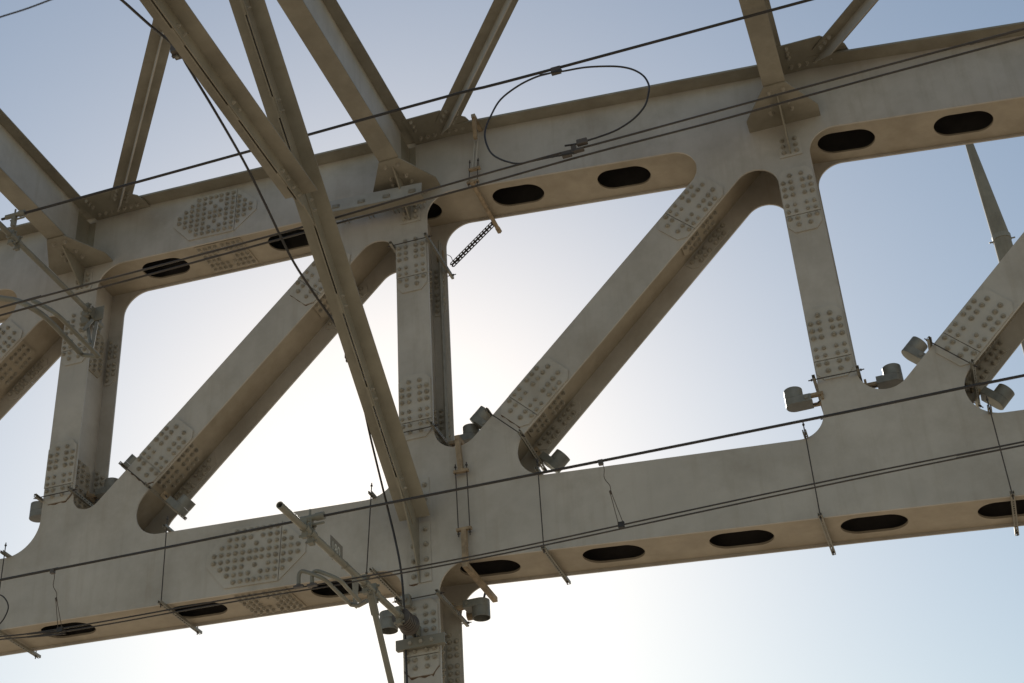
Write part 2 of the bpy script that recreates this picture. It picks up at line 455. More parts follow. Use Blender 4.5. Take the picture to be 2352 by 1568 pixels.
# ------------------------------------------------ cross beams on top, their knee plates, lateral braces
def cross_beam(i, zb, zt, y_end, hw_t, zlow):
    x = X[i] - .005
    o = MB().box(x - .128, x + .128, -3.0, y_end, zb, zb + .016).build('cross_beam', M['brace'], bridge)
    MB().box(x - .006, x + .006, -3.0, 13.9, zb + .017, zt - .001).build('web', M['paint'], o)
    MB().box(x - hw_t, x + hw_t, -3.0, 13.995, zt, zt + .016).build('top_flange', M['brace'], o)
    zk = zb - .004
    MB().prism([(x - .128, y_end - .16, zk), (x + .128, y_end - .16, zk), (x + .42, 14.0, zk), (x + .42, 14.199, zk), (x - .42, 14.199, zk), (x - .42, 14.0, zk)],
               [(x - .128, y_end - .16, zk - .016), (x + .128, y_end - .16, zk - .016), (x + .42, 14.0, zk - .016), (x + .42, 14.199, zk - .016), (x - .42, 14.199, zk - .016), (x - .42, 14.0, zk - .016)]) \
        .build('flared_bracket', M['brace'], o)
    z1 = zk - .017
    MB().yz([(y_end - .02, z1), (14.186, z1), (14.186, zlow), (14.15, zlow)], x - .008, x + .008).build('knee_plate', M['brace'], o)
    MB().box(x - .13, x + .13, 14.186, 14.199, zlow - .03, zlow + .30).build('base_plate', M['splice'], o)
    for sx in (-.075, .075):
        for k in range(3): BOLTS.append((Vector((x + sx, 14.186, zlow + .03 + k * .09)), Vector((0, -1, 0)), random.random() * 6, o))
        for k in range(3): BOLTS.append((Vector((x + sx * (1.1 + .25 * k), y_end + .04 + k * .13 - (.1 if k == 0 else 0), z1 + .001)), Vector((0, 0, -1)), random.random() * 6, o))
    # vertical connection angles between beam web and chord web
    MB().box(x + .007, x + .09, 14.186, 14.199, zb + .03, zt - .05).box(x - .09, x - .007, 14.186, 14.199, zb + .03, zt - .05) \
        .box(x - .0065, x + .0065, 13.901, 14.185, zb + .03, zt - .05).build('connection_angle', M['brace'], o)
    # horizontal gusset joining beam, chord flange and lateral brace
    return o
zb_ = {0: 12.55, 1: 12.43, 2: 12.27, 3: 11.90, 4: 11.3}; zt_ = {0: 13.36, 1: 13.20, 2: 13.05, 3: 12.64, 4: 12.0}
zl_ = {0: 12.1, 1: 12.07, 2: 11.84, 3: 11.42, 4: 10.8}
for i in range(5): cross_beam(i, zb_[i], zt_[i], 13.64, .155, zl_[i])
for i in (0, 1, 2, 3):
    z = zt_[i] - .014; x = X[i]
    gp = MB().xy([(x + .10, 13.70), (x + .60, 13.70), (x + .86, 13.93), (x + .90, 14.08), (x + .90, 14.195), (x + .1, 14.195)], z, z + .013)
    gb = gp.build('lateral_gusset', M['brace'], uc)
    for k in range(7): BOLTS.append((Vector((x + .2 + k * .095, 14.09, z)), Vector((0, 0, -1)), 1.0, uc))
    for k in range(3): BOLTS.append((Vector((x + .195, 13.76 + k * .08, z)), Vector((0, 0, -1)), 1.0, uc))
    p0 = Vector((x + .47, 14.10, z - .008)); p1 = Vector((x + .47 + 7.75, 14.10 - 9.75, z - .008))
    if i == 3: p1 = Vector((x + .47 + 7.9, 14.10 - 9.0, z - .3))
    dv = (p1 - p0).normalized(); wv = dv.cross(Vector((0, 0, 1))).normalized(); up = wv.cross(dv)
    lb = MB().bar(p0 + dv * .18, p1, wv * .27, up * .012)
    lo = lb.build('lateral_brace', M['brace'], bridge)
    MB().prism([p0 + wv * .007 - up * .006, p0 - wv * .007 - up * .006, p0 - wv * .007 + dv * .32 - up * .16, p0 + wv * .007 + dv * .32 - up * .16],
               [p1 + wv * .007 - up * .006, p1 - wv * .007 - up * .006, p1 - wv * .007 - up * .16, p1 + wv * .007 - up * .16]).build('stem', M['paint'], lo)
    for k in range(3):
        for sg in (-1, 1): BOLTS.append((p0 + dv * (.26 + k * .09) + wv * (.075 * sg) - up * .006, -up, 1.0, lo))

# ------------------------------------------------ sway frame at the middle post: horizontal strut and raking strut of paired angles
def paired_angles(name, p, q, stem, label, skip=0.0, wf=.168, ws=.15):
    """two angles back to back, flanges across x, stems pointing along `stem`"""
    p, q, stem = Vector(p), Vector(q), Vector(stem); d = (q - p).normalized()
    stem = (stem - d * stem.dot(d)).normalized(); xx = Vector((1, 0, 0)); gap = .009
    mb = MB()
    for sg in (-1, 1):
        a = xx * sg
        mb.bar(p + a * (gap + wf / 2) - stem * .006, q + a * (gap + wf / 2) - stem * .006, a * wf, stem * .012)
        s0 = .0 if sg > 0 else .10
        mb.bar(p + d * s0 + a * (gap + .006) + stem * (ws / 2 + .0005), q + a * (gap + .006) + stem * (ws / 2 + .0005), a * .012, stem * ws)
    o = mb.build(name, M['brace'], bridge, label=label)
    L = (q - p).length; t = .45
    while t < L - .3:
        c = p + d * t
        MB().bar(c - d * .11 + stem * (ws / 2), c + d * .11 + stem * (ws / 2), xx * (2 * gap - .002), stem * (ws + .012)).build('packing_plate', M['brace'], o)
        for dt in (-.055, .055): BOLTS.append((c + d * dt + xx * (gap + .012) + stem * ws * .55, xx, 1.0, o))
        t += 1.05
    return o
xs2 = X[2]
s2 = paired_angles('raking_strut', (xs2, 14.08, 7.665), (xs2, 7.66, 13.06), (0, -.6, -.75), 'long raking strut of two back to back angles')
s1 = paired_angles('sway_strut', (xs2, 11.06, 9.90), (xs2, -3.0, 9.90), (0, 0, -1), 'level strut of two back to back angles')
MB().prism([(xs2 - .007, y, z) for y, z in ((10.7, 9.88), (11.5, 9.72), (11.75, 9.72), (11.4, 10.25), (10.9, 10.3))],
           [(xs2 + .007, y, z) for y, z in ((10.7, 9.88), (11.5, 9.72), (11.75, 9.72), (11.4, 10.25), (10.9, 10.3))]).build('gusset_plate', M['brace'], s1)
for k in range(4): BOLTS.append((Vector((xs2 + .021, 10.55 + k * .13, 9.80)), Vector((1, 0, 0)), 1.0, s1))
MB().yz([(14.18, 6.95), (14.186, 8.0), (13.75, 8.06), (13.62, 7.86), (14.0, 7.35)], xs2 - .008, xs2 + .008).build('end_gusset', M['brace'], s2)
MB().box(xs2 - .118, xs2 + .135, 14.186, 14.199, 6.95, 8.20).build('base_plate', M['splice'], s2)
for k in range(7):
    BOLTS.append((Vector((xs2 + .085, 14.186, 7.03 + k * .18)), Vector((0, -1, 0)), random.random() * 6, s2))
    if k < 6: BOLTS.append((Vector((xs2 - .065, 14.186, 7.03 + k * .18)), Vector((0, -1, 0)), random.random() * 6, s2))

# ------------------------------------------------ bolts: washer, hexagon nut and stub
def bolt_mesh(r=.031):
    mb = MB(); n = 16
    def ring(rad, h, k): return [(rad * math.cos(2 * math.pi * j / k), rad * math.sin(2 * math.pi * j / k), h) for j in range(k)]
    mb.prism(ring(r, 0, n), ring(r, .005, n)); mb.prism(ring(r * .74, .005, 6), ring(r * .74, .028, 6))
    mb.prism(ring(r * .42, .028, 10), ring(r * .38, .042, 10)); return mb
bm_ = bolt_mesh()
BOLTS.sort(key=lambda b: b[0].length + (100 if ray(0, 0) is None else 0))
def in_frame(p):
    d = Vector((RX[0] * p.x + RY[0] * p.y + RZ[0] * p.z, RX[1] * p.x + RY[1] * p.y + RZ[1] * p.z, RX[2] * p.x + RY[2] * p.y + RZ[2] * p.z))
    u = 1176 + F * d.x / d.z; v = 784 + F * d.y / d.z
    return 0 < u < 2352 and 0 < v < 1568
vis = [b for b in BOLTS if in_frame(b[0]) and b[1].y < -.5]
rest = [b for b in BOLTS if not (in_frame(b[0]) and b[1].y < -.5)] + vis[100:]
proto = None
def bolt_matrix(b):
    q = b[1].to_track_quat('Z', 'Y').to_matrix().to_4x4()
    return Matrix.Translation(b[0]) @ q @ Matrix.Rotation(b[2], 4, 'Z') @ Matrix.Scale(.72 if b[3] in (s1, s2) and b[1].x > .9 else random.uniform(.94, 1.05), 4)
for b in vis[:100]:
    if proto is None: proto = bm_.build('bolt', M['bolt'], b[3]); o = proto
    else: o = proto.copy(); C.objects.link(o); o.parent = b[3]
    o.matrix_basis = bolt_matrix(b)
big = MB()
for b in rest:
    mt = bolt_matrix(b); big.add([mt @ v for v in bm_.v], bm_.f)
bo = big.build('bolt', M['bolt'], bridge); bo['kind'] = 'stuff'; bo['label'] = 'hexagon bolts with washers on splices farther along'
#MORE
def rust_edge(parent, pts, y, w=.014):
    mb = MB(); pts = [Vector(p) for p in pts]; up, lo = [], []
    for i in range(len(pts) - 1):
        n = max(3, int((pts[i + 1] - pts[i]).length / .02))
        for k in range(n + (i == len(pts) - 2)):
            p = pts[i].lerp(pts[i + 1], k / n); ww = w * (.55 + .35 * math.sin(k * .9 + i) + random.uniform(-.12, .12))
            up.append(Vector((p.x, p.y + w * .3))); lo.append(Vector((p.x, p.y - ww)))
    mb.xz([tuple(q) for q in up + lo[::-1]], y - .0012, y - .0002)
    mb.build('rust_stain', M['stain'], parent, label='brown rust run below the plate edge')
def spl_bottom(c, ang, hw, ln=.4235):
    a = math.radians(ang); d = Vector((math.cos(a), math.sin(a))); n = Vector((-d.y, d.x)); c = Vector(c)
    return [c + d * t + n * s for t, s in ((-ln + .085, hw), (-ln, hw - .07), (-ln, -hw + .07), (-ln + .085, -hw))]
kids = {}
for o_ in bridge.children: kids.setdefault(o_.name.split('.')[0], []).append(o_)
b_ = spl_bottom((X[2] - .005, 6.335), 90, HW - .014); rust_edge(kids['hanging_post'][0], b_, S, .028)
rust_edge(lc, [(x_, z_) for x_, z_ in ((X[2] - .19, 6.715), (X[2] + .1, 6.735), (X[2] + .185, 6.63))], S - .0165, .02)
rust_edge(lc, spl_bottom(dcut(2, DXB[2])[2], DG[2][1], DHW - .014)[:3], S, .02)
rust_edge(lc, spl_bottom(dcut(1, DXB[1])[2], DG[1][1], DHW - .014), S, .022)
rust_edge(lc, spl_bottom((X[1] - .005, ZB[1]), 90, HW - .014)[:2:-1] + spl_bottom((X[1] - .005, ZB[1]), 90, HW - .014)[2:0:-1], S, .024)
rust_edge(kids['diagonal_brace'][1], spl_bottom(dcut(1, DXT[1])[2], DG[1][1], DHW - .014), S, .016)
rust_edge(uc, [(-8.61, 12.86), (-8.612, 12.72), (-8.36, 12.42)], S, .016)
rust_edge(lc, [(X[2] - .125, 6.96), (X[2] - .03, 6.95)], S, .03)
# ------------------------------------------------ level angle bolted in front of the upper chord at the middle post
bk = empty('bracket_rail', 'pale steel angle rail in front of the upper chord beside the raking strut', 'rail')
a0 = PY((752, 476), 13.85); a1 = PY((968, 432), 13.85)
dv = (a1 - a0).normalized(); upv = Vector((-dv.z, 0, dv.x))
MB().bar(a0, a1, Vector((0, .012, 0)), upv * .17).build('upright_leg', M['rail'], bk)
MB().bar(a0 - upv * .091 + Vector((0, .085, 0)), a1 - upv * .091 + Vector((0, .085, 0)), Vector((0, .17, 0)), upv * .011).build('flat_leg', M['brace'], bk)
L = (a1 - a0).length
for k in range(4):
    c = a0 + dv * (.12 + k * (L - .24) / 3) - upv * .02
    u = MB()
    for s in (-.028, .028):
        u.tube([c + dv * s + Vector((0, -.03, 0)), c + dv * s + Vector((0, .35, 0))], .008, 6)
    u.bar(c - dv * .045 + Vector((0, -.014, 0)), c + dv * .045 + Vector((0, -.014, 0)), Vector((0, .016, 0)), upv * .045)
    u.build('clamp_bolt', M['galv'], bk)

# ------------------------------------------------ perforated channels, threaded rods
def perf_channel(name, p, q, wv, dv_, parent, pitch=.05, w=.041, h=.03, material=None):
    """slotted C channel from p to q; wv = unit vector across the slotted back, dv_ = unit vector from back to lips"""
    p, q, wv, dv_ = map(Vector, (p, q, wv, dv_)); d = (q - p); L = d.length; d.normalize()
    mb = MB(); t = .0025; n = max(2, int(L / pitch)); st = L / n; r = w * .2
    for sg in (-1, 1):
        mb.bar(p + wv * (sg * (w / 2 - t / 2)) + dv_ * (h / 2), q + wv * (sg * (w / 2 - t / 2)) + dv_ * (h / 2), wv * t, dv_ * h)
        mb.bar(p + wv * (sg * (w / 2 - .006)) + dv_ * h, q + wv * (sg * (w / 2 - .006)) + dv_ * h, wv * .012, dv_ * t)
        mb.bar(p + wv * (sg * (w / 4 + r / 2)), q + wv * (sg * (w / 4 + r / 2)), wv * (w / 2 - r), dv_ * t)
    for k in range(n + 1):
        a = max(0, k * st - st * .22); b = min(L, k * st + st * .22)
        mb.bar(p + d * a, p + d * b, wv * (2 * r + .002), dv_ * t)
    return mb.build(name, material or M['galv'], parent)
def rod(name, p, q, r, parent, material=None, nuts=True):
    p, q = Vector(p), Vector(q); mb = MB().tube([p, q], r, 7); d = (q - p).normalized(); L = (q - p).length
    if nuts:
        for t in (.035, L - .035): mb.tube([p + d * (t - .008), p + d * (t + .008)], r * 2.1, 6)
    return mb.build(name, material or M['wire'], parent)

YV = Vector((0, 1, 0)); ZV = Vector((0, 0, 1)); XV = Vector((1, 0, 0))
# hangers around the lower chord: a channel under it, one on top of it, and a rod in front and behind
HG = [(10, 1283, 'left edge of the frame'), (383, 1222, 'left diagonal'), (855, 1150, 'raking strut'),
      (1237, 1090, 'middle diagonal'), (1852, 1010, 'third post'), (2276, 950, 'right hand diagonal')]
for i, (u, v, where) in enumerate(HG):
    x = PY((u, v), 14.13).x
    h = empty('cable_hanger', 'channel and rod hanger clamped round the lower chord at the ' + where, 'cable hanger', 'hangers clamped round the lower chord')
    zb, zt = lin(X, LB, x) - .001, lin(X, LT, x)
    perf_channel('slotted_channel', (x, 14.08, zb - .032), (x, 15.06, zb - .032), XV, ZV, h)
    perf_channel('slotted_channel', (x, 14.06, zt + .004), (x, 15.02, zt + .004), XV, ZV, h)
    rod('threaded_rod', (x - (.07 if i == 2 else 0), 14.12, zb - .07), (x, 14.12, zt + .16), .0065, h)
    rod('threaded_rod', (x, 14.98, zb - .07), (x, 14.98, zt + .16), .0065, h)

# clamps on posts and diagonals: two channels squeezing the member with rods across its face
def member_clamp(c, ang, hw, label, y0=14.06, y1=15.05, sides=(1, 1)):
    a = math.radians(ang); n = Vector((math.cos(a), 0, math.sin(a)))      # across the member
    d = Vector((-n.z, 0, n.x)); c = Vector((c[0], 0, c[1]))
    k = empty('channel_clamp', label, 'clamp', 'channel clamps squeezed on posts and diagonals')
    for s, (e0, e1) in zip((-1, 1), sides if isinstance(sides[0], tuple) else ((y0, y1), (y0, y1))):
        p = c + n * (s * (hw + .036))
        perf_channel('slotted_channel', p + YV * e0, p + YV * e1, d, n * -s, k)
    for y in (14.13, 14.99):
        rod('threaded_rod', c - n * (hw + .085) + YV * y, c + n * (hw + .085) + YV * y, .0065, k)
    return k
def cl_post(px, i, label, **kw):
    z = PY(px, 14.13).z; member_clamp((X[i], z), 0, HW, label, **kw); return z
zV1 = cl_post((128, 1134), 1, 'slotted channel clamp at the foot of the leftmost full post')
zV2t = cl_post((945, 553), 2, 'slotted channel clamp at the head of the middle post')
zV2b = cl_post((950, 988), 2, 'slotted channel clamp at the foot of the middle post')
zV3 = cl_post((1925, 860), 3, 'slotted channel clamp at the foot of the third post')
zV2d = cl_post((970, 1370), 2, 'slotted channel clamp below the lower chord on the hanging post')
def cl_diag(i, px, label):
    P_ = PY(px, 14.13); (cx, cz), ang = DG[i]; a = math.radians(ang)
    t = (P_.x - cx) * math.cos(a) + (P_.z - cz) * math.sin(a)
    c = (cx + t * math.cos(a), cz + t * math.sin(a)); member_clamp(c, ang - 90, DHW, label); return c
cD1 = cl_diag(1, (330, 1108), 'slotted channel clamp at the foot of the left diagonal')
cD2 = cl_diag(2, (1160, 972), 'slotted channel clamp at the foot of the middle diagonal')
cD3 = cl_diag(3, (2180, 808), 'slotted channel clamp at the foot of the right hand diagonal')

# ------------------------------------------------ spot lamps: short open drum on a stadium shaped arm housing
def make_lamp():
    e = empty('spot_lamp', 'grey drum lamp', 'lamp', 'drum lamps on the truss')
    R_ = .098; N = 20; H = .085; A = .29                     # drum axis +z, arm along +x
    st = [(R_ * math.cos(math.pi / 2 + math.pi * k / N), R_ * math.sin(math.pi / 2 + math.pi * k / N)) for k in range(N + 1)]
    st += [(A * .62, -R_ * .96), (A * .62, R_ * .96)]
    MB().xy(st, -H, 0).build('arm_housing', M['hood'], e, bevel=.004)
    dr = MB(); ro = [(R_ * math.cos(2 * math.pi * k / 28), R_ * math.sin(2 * math.pi * k / 28)) for k in range(28)]
    ri = [(x * .94, y * .94) for x, y in ro]; n = 28
    vs = [(x, y, .001) for x, y in ro] + [(x, y, .118) for x, y in ro] + [(x, y, .118) for x, y in ri] + [(x, y, .03) for x, y in ri]
    fs = [(k, (k + 1) % n, (k + 1) % n + n, k + n) for k in range(n)]
    fs += [(k + n, (k + 1) % n + n, (k + 1) % n + 2 * n, k + 2 * n) for k in range(n)]
    fs += [(k + 2 * n, (k + 1) % n + 2 * n, (k + 1) % n + 3 * n, k + 3 * n) for k in range(n)]
    fs += [tuple(3 * n + k for k in range(n)), tuple(reversed(range(n)))]
    dr.add(vs, fs).build('drum_hood', M['hood'], e, smooth=True)
    MB().bar((A * .62, -.06, -.018), (A + .02, -.06, -.018), (0, .055, 0), (0, 0, .032)) \
        .bar((A * .62, .06, -.065), (A + .02, .06, -.065), (0, .03, 0), (0, 0, .035)).bar((A + .004, -.08, -.04), (A + .004, .08, -.04), (.025, 0, 0), (0, 0, .085)).build('mounting_yoke', M['rusty'], e)
    MB().tube(smooth_path([(A * .55, .03, -.07), (A * .75, .02, -.08), (A * .85, .03, -.05), (A + .03, .04, -.02)], 4), .007, 6).build('lead', M['cable'], e)
    MB().tube([(A * .45, -R_ * .97, -.04), (A * .45, -R_ * .97 - .012, -.04)], .022, 10).build('pivot_bolt', M['galv'], e)
    return e
lamp0 = make_lamp(); lamp_used = False
def place_lamp(px, y, axis_deg, arm_deg, label, s=1.0):
    """axis_deg / arm_deg: directions in the plane of the truss (0 = +x, 90 = up)"""
    global lamp_used
    o = lamp0
    if lamp_used:
        o = lamp0.copy(); C.objects.link(o)
        for ch in lamp0.children:
            c = ch.copy(); C.objects.link(c); c.parent = o
    lamp_used = True
    v = lambda d: Vector((math.cos(math.radians(d)), 0, math.sin(math.radians(d))))
    z = v(axis_deg); x = v(arm_deg); x = (x - z * x.dot(z)).normalized(); yv = z.cross(x)
    p = PY(px, y)
    o.matrix_world = Matrix(((x.x, yv.x, z.x, p.x), (x.y, yv.y, z.y, p.y), (x.z, yv.z, z.z, p.z), (0, 0, 0, 1))) @ Matrix.Scale(s, 4)
    o['label'] = label
place_lamp((1825, 920), 14.25, 90, 0, 'grey drum lamp pointing up on the left side of the third post foot')
place_lamp((2052, 866), 14.62, 90, 180, 'grey drum lamp pointing up in the curved notch right of the third post')
place_lamp((2098, 805), 14.55, 44, -46, 'tilted grey drum lamp on the upper left of the right hand diagonal foot')
place_lamp((2297, 914), 14.85, 44, 134, 'tilted grey drum lamp below the foot of the right hand diagonal')
place_lamp((1104, 962), 14.60, 44, -46, 'tilted grey drum lamp on the upper left of the middle diagonal foot')
place_lamp((1279, 1062), 14.85, 44, 134, 'tilted grey drum lamp below the foot of the middle diagonal')
place_lamp((1083, 1002), 14.70, 90, 180, 'grey drum lamp pointing up in the curved notch right of the middle post')
place_lamp((1105, 1396), 14.75, -90, 180, 'grey drum lamp pointing down right of the hanging post')
place_lamp((893, 1425), 14.30, -90, 0, 'grey drum lamp pointing down left of the hanging post by the insulator')
place_lamp((87, 1178), 14.60, 90, 0, 'grey drum lamp pointing up at the lower left of the leftmost full post')
place_lamp((257, 1124), 14.75, 90, 180, 'grey drum lamp in the curved notch right of the leftmost full post')
place_lamp((302, 1070), 14.70, 44, -46, 'grey drum lamp half hidden on the upper left of the left diagonal foot')
place_lamp((420, 1163), 14.45, 44, 134, 'large looking grey drum lamp under the foot of the left diagonal')

# ------------------------------------------------ overhead line arms
def arm(x, y0, z0, y1, z1, label, plate=True):
    e = empty('line_arm', label, 'overhead line arm', 'overhead line arms fixed to posts')
    a, b = Vector((x, y0, z0)), Vector((x, y1, z1)); d = (b - a).normalized(); r = .034
    mb = MB(); n = 16
    up = ZV; w_ = XV
    def ring(c, rad): return [c + (up * math.cos(2 * math.pi * k / n) + w_ * math.sin(2 * math.pi * k / n)) * rad for k in range(n)]
    R0, R1, R2, R3 = ring(a, r), ring(b, r), ring(a, r * .72), ring(a + d * .2, r * .72)
    fs = [(k, (k + 1) % n, (k + 1) % n + n, k + n) for k in range(n)]
    fs += [(k, (k + 1) % n, (k + 1) % n + 2 * n, k + 2 * n) for k in range(n)]
    fs += [(k + 2 * n, (k + 1) % n + 2 * n, (k + 1) % n + 3 * n, k + 3 * n) for k in range(n)]
    fs += [tuple(3 * n + k for k in range(n)), tuple(n + k for k in range(n))]
    mb.add(R0 + R1 + R2 + R3, fs).build('arm_tube', M['pipe'], e, smooth=True)
    L = (b - a).length
    for t0, t1, rr in ((.49, .56, 1.5), (.62, .67, 1.35)):
        pass
    return e, a, b, d
def collar(e, c, d, r, ln, name='pipe_clamp', lugs=True, m='pipe'):
    c = Vector(c); d = Vector(d).normalized(); mb = MB().tube([c - d * ln / 2, c + d * ln / 2], r, 14)
    if lugs:
        s = d.cross(XV).normalized()
        mb.bar(c + s * r, c + s * (r + .055), d * ln * .7, XV * .05)
        mb.bar(c - s * r, c - s * (r + .045), d * ln * .7, XV * .05)
        mb.tube([c + s * (r + .03) - XV * .055, c + s * (r + .03) + XV * .055], .012, 6)
        mb.tube([c - s * (r + .025) - XV * .05, c - s * (r + .025) + XV * .05], .012, 6)
    return mb.build(name, M[m], e)
XA = -5.3
armR, a, b, d = arm(XA, 10.82, 6.285, 13.60, 6.36, 'grey tube arm with a number plate reaching out from the hanging post')
collar(armR, a + d * .66, d, .046, .10); collar(armR, a + d * .52, d, .043, .05, 'pipe_clamp')
collar(armR, a + d * 1.92, d, .046, .09); collar(armR, a + d * 2.16, d, .046, .09)
for t in (1.13, 1.42): collar(armR, a + d * t, d, .037, .025, 'band', False)
def insulator(e, a, b, r0=.045, r1=.082, n=4):
    a, b = Vector(a), Vector(b); d = (b - a); L = d.length; d.normalize()
    pts, rs = [a], [r0 * .8]
    for k in range(n):
        for f_, r_ in ((.06, r0), (.10, r1 * .97), (.45, r1), (.72, r1 * .97), (.78, r0), (.98, r0)):
            pts.append(a + d * (L * (k + f_) / n)); rs.append(r_)
    pts.append(b); rs.append(r0 * .8)
    return MB().tube(pts, rs, 24).build('insulator', M['porcelain'], e)
collar(armR, b + d * .02, d, .043, .09)
insulator(armR, b + d * .06, b + d * .27, .07, .10, 5)
MB().tube([b + d * .27, b + d * .31, b + d * .35], [.06, .112, .10], 22).build('insulator_cap', M['porcelain'], armR, smooth=True)
MB().tube([b + d * .36, b + d * .46], .045, 14).bar(b + d * .44 - XV * .03, b + d * .56 - XV * .03, XV * .012, ZV * .12).bar(b + d * .44 + XV * .03, b + d * .56 + XV * .03, XV * .012, ZV * .12) \
    .build('swivel_bracket', M['pipe'], armR)
zc = 6.25
MB().box(-5.53, -4.99, 14.10, 14.112, zc - .055, zc + .055).box(-5.53, -4.99, 14.113, 14.165, zc - .055, zc - .045).box(-5.53, -4.99, 14.113, 14.165, zc + .045, zc + .055).build('mounting_channel', M['pipe'], armR)
for k in range(3):
    MB().tube([(-5.37 + k * .12, 14.085, zc), (-5.37 + k * .12, 14.10, zc)], .022, 6).build('bolt', M['bolt'], armR)
# stay tube falling from the arm
s0 = a + d * 2.05 + Vector((0, 0, -.06))
MB().tube([s0, (XA, 14.10, 4.55)], .031, 14).build('stay_tube', M['pipe'], armR, smooth=True)
MB().bar(s0 + ZV * .02, s0 - Vector((0, -.12, .17)), XV * .07, YV * .05).build('stay_socket', M['pipe'], armR)
# number plate
XP = XA - .045
np0, np1 = PX((759.5, 1226.9), XP), PX((787.3, 1255.5), XP)
npn = MB().box(XP - .004, XP, np0.y, np1.y, np1.z - .20, np1.z).build('number_plate', M['plate'], armR, label='small grey plate reading 180')
for yy in (np0.y + .03, np1.y - .03):
    MB().tube([(XP + .002, yy, a.z + .02), (XA + .04, yy, a.z + .03)], .006, 6).build('plate_strap', M['galv'], armR)
tc = bpy.data.curves.new('number_text', 'FONT'); tc.body = '180'; tc.size = .155; tc.extrude = .0008; tc.space_character = 1.02
to = bpy.data.objects.new('tmp_text', tc); C.objects.link(to)
dg = bpy.context.evaluated_depsgraph_get(); me = bpy.data.meshes.new_from_object(to.evaluated_get(dg)); bpy.data.objects.remove(to)
me.materials.clear(); me.materials.append(M['ink'])
tx = bpy.data.objects.new('numerals', me); C.objects.link(tx); tx.parent = npn
tx.matrix_world = Matrix(((0, 0, 1, XP + .0012), (.86, 0, 0, np0.y + .018), (0, 1.05, 0, np1.z - .158), (0, 0, 0, 1)))
# left arm
XL = -9.62
armL, a2, b2, d2 = arm(XL, 11.6, 11.48, 14.02, 11.50, 'blurred grey tube arm reaching from the leftmost full post below the left cross beam')
cL = PX((28, 545), XL); cL2 = PX((225, 745), XL)
collar(armL, cL, d2, .05, .12); collar(armL, cL + d2 * .12, d2, .048, .06); collar(armL, cL2, d2, .05, .11); collar(armL, a2 + d2 * 2.34, d2, .048, .07)
MB().box(XL - .16, XL + .16, 14.06, 14.07, 11.40, 11.60).box(XL - .04, XL - .03, 13.98, 14.06, 11.42, 11.58).box(XL + .03, XL + .04, 13.98, 14.06, 11.42, 11.58).box(XL - .16, XL - .10, 14.07, 14.18, 11.40, 11.60).build('mounting_channel', M['pipe'], armL)
def bent_pair(e, pts_px, y, r, name, sink=0.0):
    """tube that rises from the wires, bends over and then runs square to the track"""
    x0 = None; pts = []
    for (u, v, mode) in pts_px:
        if mode == 'y': p = PY((u, v), y)
        else: p = PX((u, v), pts[-1].x)
        pts.append(p)
    sp = []
    for i, p in enumerate(pts): sp.append(p)
    return MB().tube(smooth_path(sp, 5), r, 12).build(name, M['pipe'], e, smooth=True)
reg = empty('steady_arm_set', 'pair of bent grey tubes on the thin wires beside the numbered arm', 'steady arms')
bent_pair(reg, [(686, 1345, 'y'), (686, 1325, 'y'), (690, 1314, 'y'), (702, 1313, 'y'), (744, 1330, 'y'), (775, 1359, 'x'), (806, 1388, 'x')], 11.75, .019, 'bent_tube')
bent_pair(reg, [(717, 1342, 'y'), (717, 1322, 'y'), (722, 1313, 'y'), (735, 1313, 'y'), (778, 1331, 'y'), (800, 1353, 'x'), (826, 1380, 'x')], 11.75, .019, 'bent_tube')
for u, v in ((686, 1347), (717, 1344)):
    p = PY((u, v), 11.75); MB().bar(p - XV * .045, p + XV * .045, YV * .04, ZV * .022).tube([p - ZV * .01, p + ZV * .02], .024, 10).build('wire_clamp', M['porcelain'], reg)
p0 = PX((806, 1388), PY((744, 1330), 11.75).x); p1 = PX((826, 1380), PY((778, 1331), 11.75).x)
MB().tube([p0, p0.lerp(p1, .5) + Vector((.02, .03, -.02)), p1 + Vector((.06, .03, 0))], .022, 10).build('joint_tube', M['pipe'], reg)
q0 = PX((812, 1325), XA + .02); q1 = PX((832, 1352), XA + .02)
MB().prism([q0 + XV * .0 - YV * .05, q0 + YV * .10, q0 + YV * .06 - ZV * .3, q0 - YV * .0 - ZV * .3], [q0 + XV * .012 - YV * .05, q0 + XV * .012 + YV * .10, q0 + XV * .012 + YV * .06 - ZV * .3, q0 + XV * .012 - ZV * .3]) \
    .build('drop_bracket', M['galv'], reg)
reg2 = empty('steady_arm_set', 'blurred pair of brown tubes hanging in front of the leftmost full post', 'steady arms')
bent_pair(reg2, [(-60, 668, 'y'), (0, 684, 'y'), (37, 690, 'y'), (75, 708, 'y'), (115, 738, 'x'), (181, 808, 'x')], 12.3, .034, 'bent_tube')
bent_pair(reg2, [(75, 690, 'y'), (110, 708, 'y'), (130, 722, 'y'), (150, 740, 'x'), (226, 818, 'x')], 12.4, .027, 'bent_tube')
pa = PY((181, 808), 12.9); pb = PY((226, 818), 12.9)
MB().tube([PX((175, 800), PY((75, 708), 12.3).x), PX((190, 815), PY((75, 708), 12.3).x), PX((224, 818), PY((130, 722), 12.4).x)], .026, 10).build('joint_tube', M['pipe'], reg2)
for (u0, v0), (u1, v1) in (((222, 740), (211, 800)), ((201, 745), (207, 790)), ((212, 735), (190, 760))):
    MB().tube([PY((u0, v0), 13.4), PY((u1, v1), 13.3)], .022, 8).build('drop_bar', M['galv'], reg2)

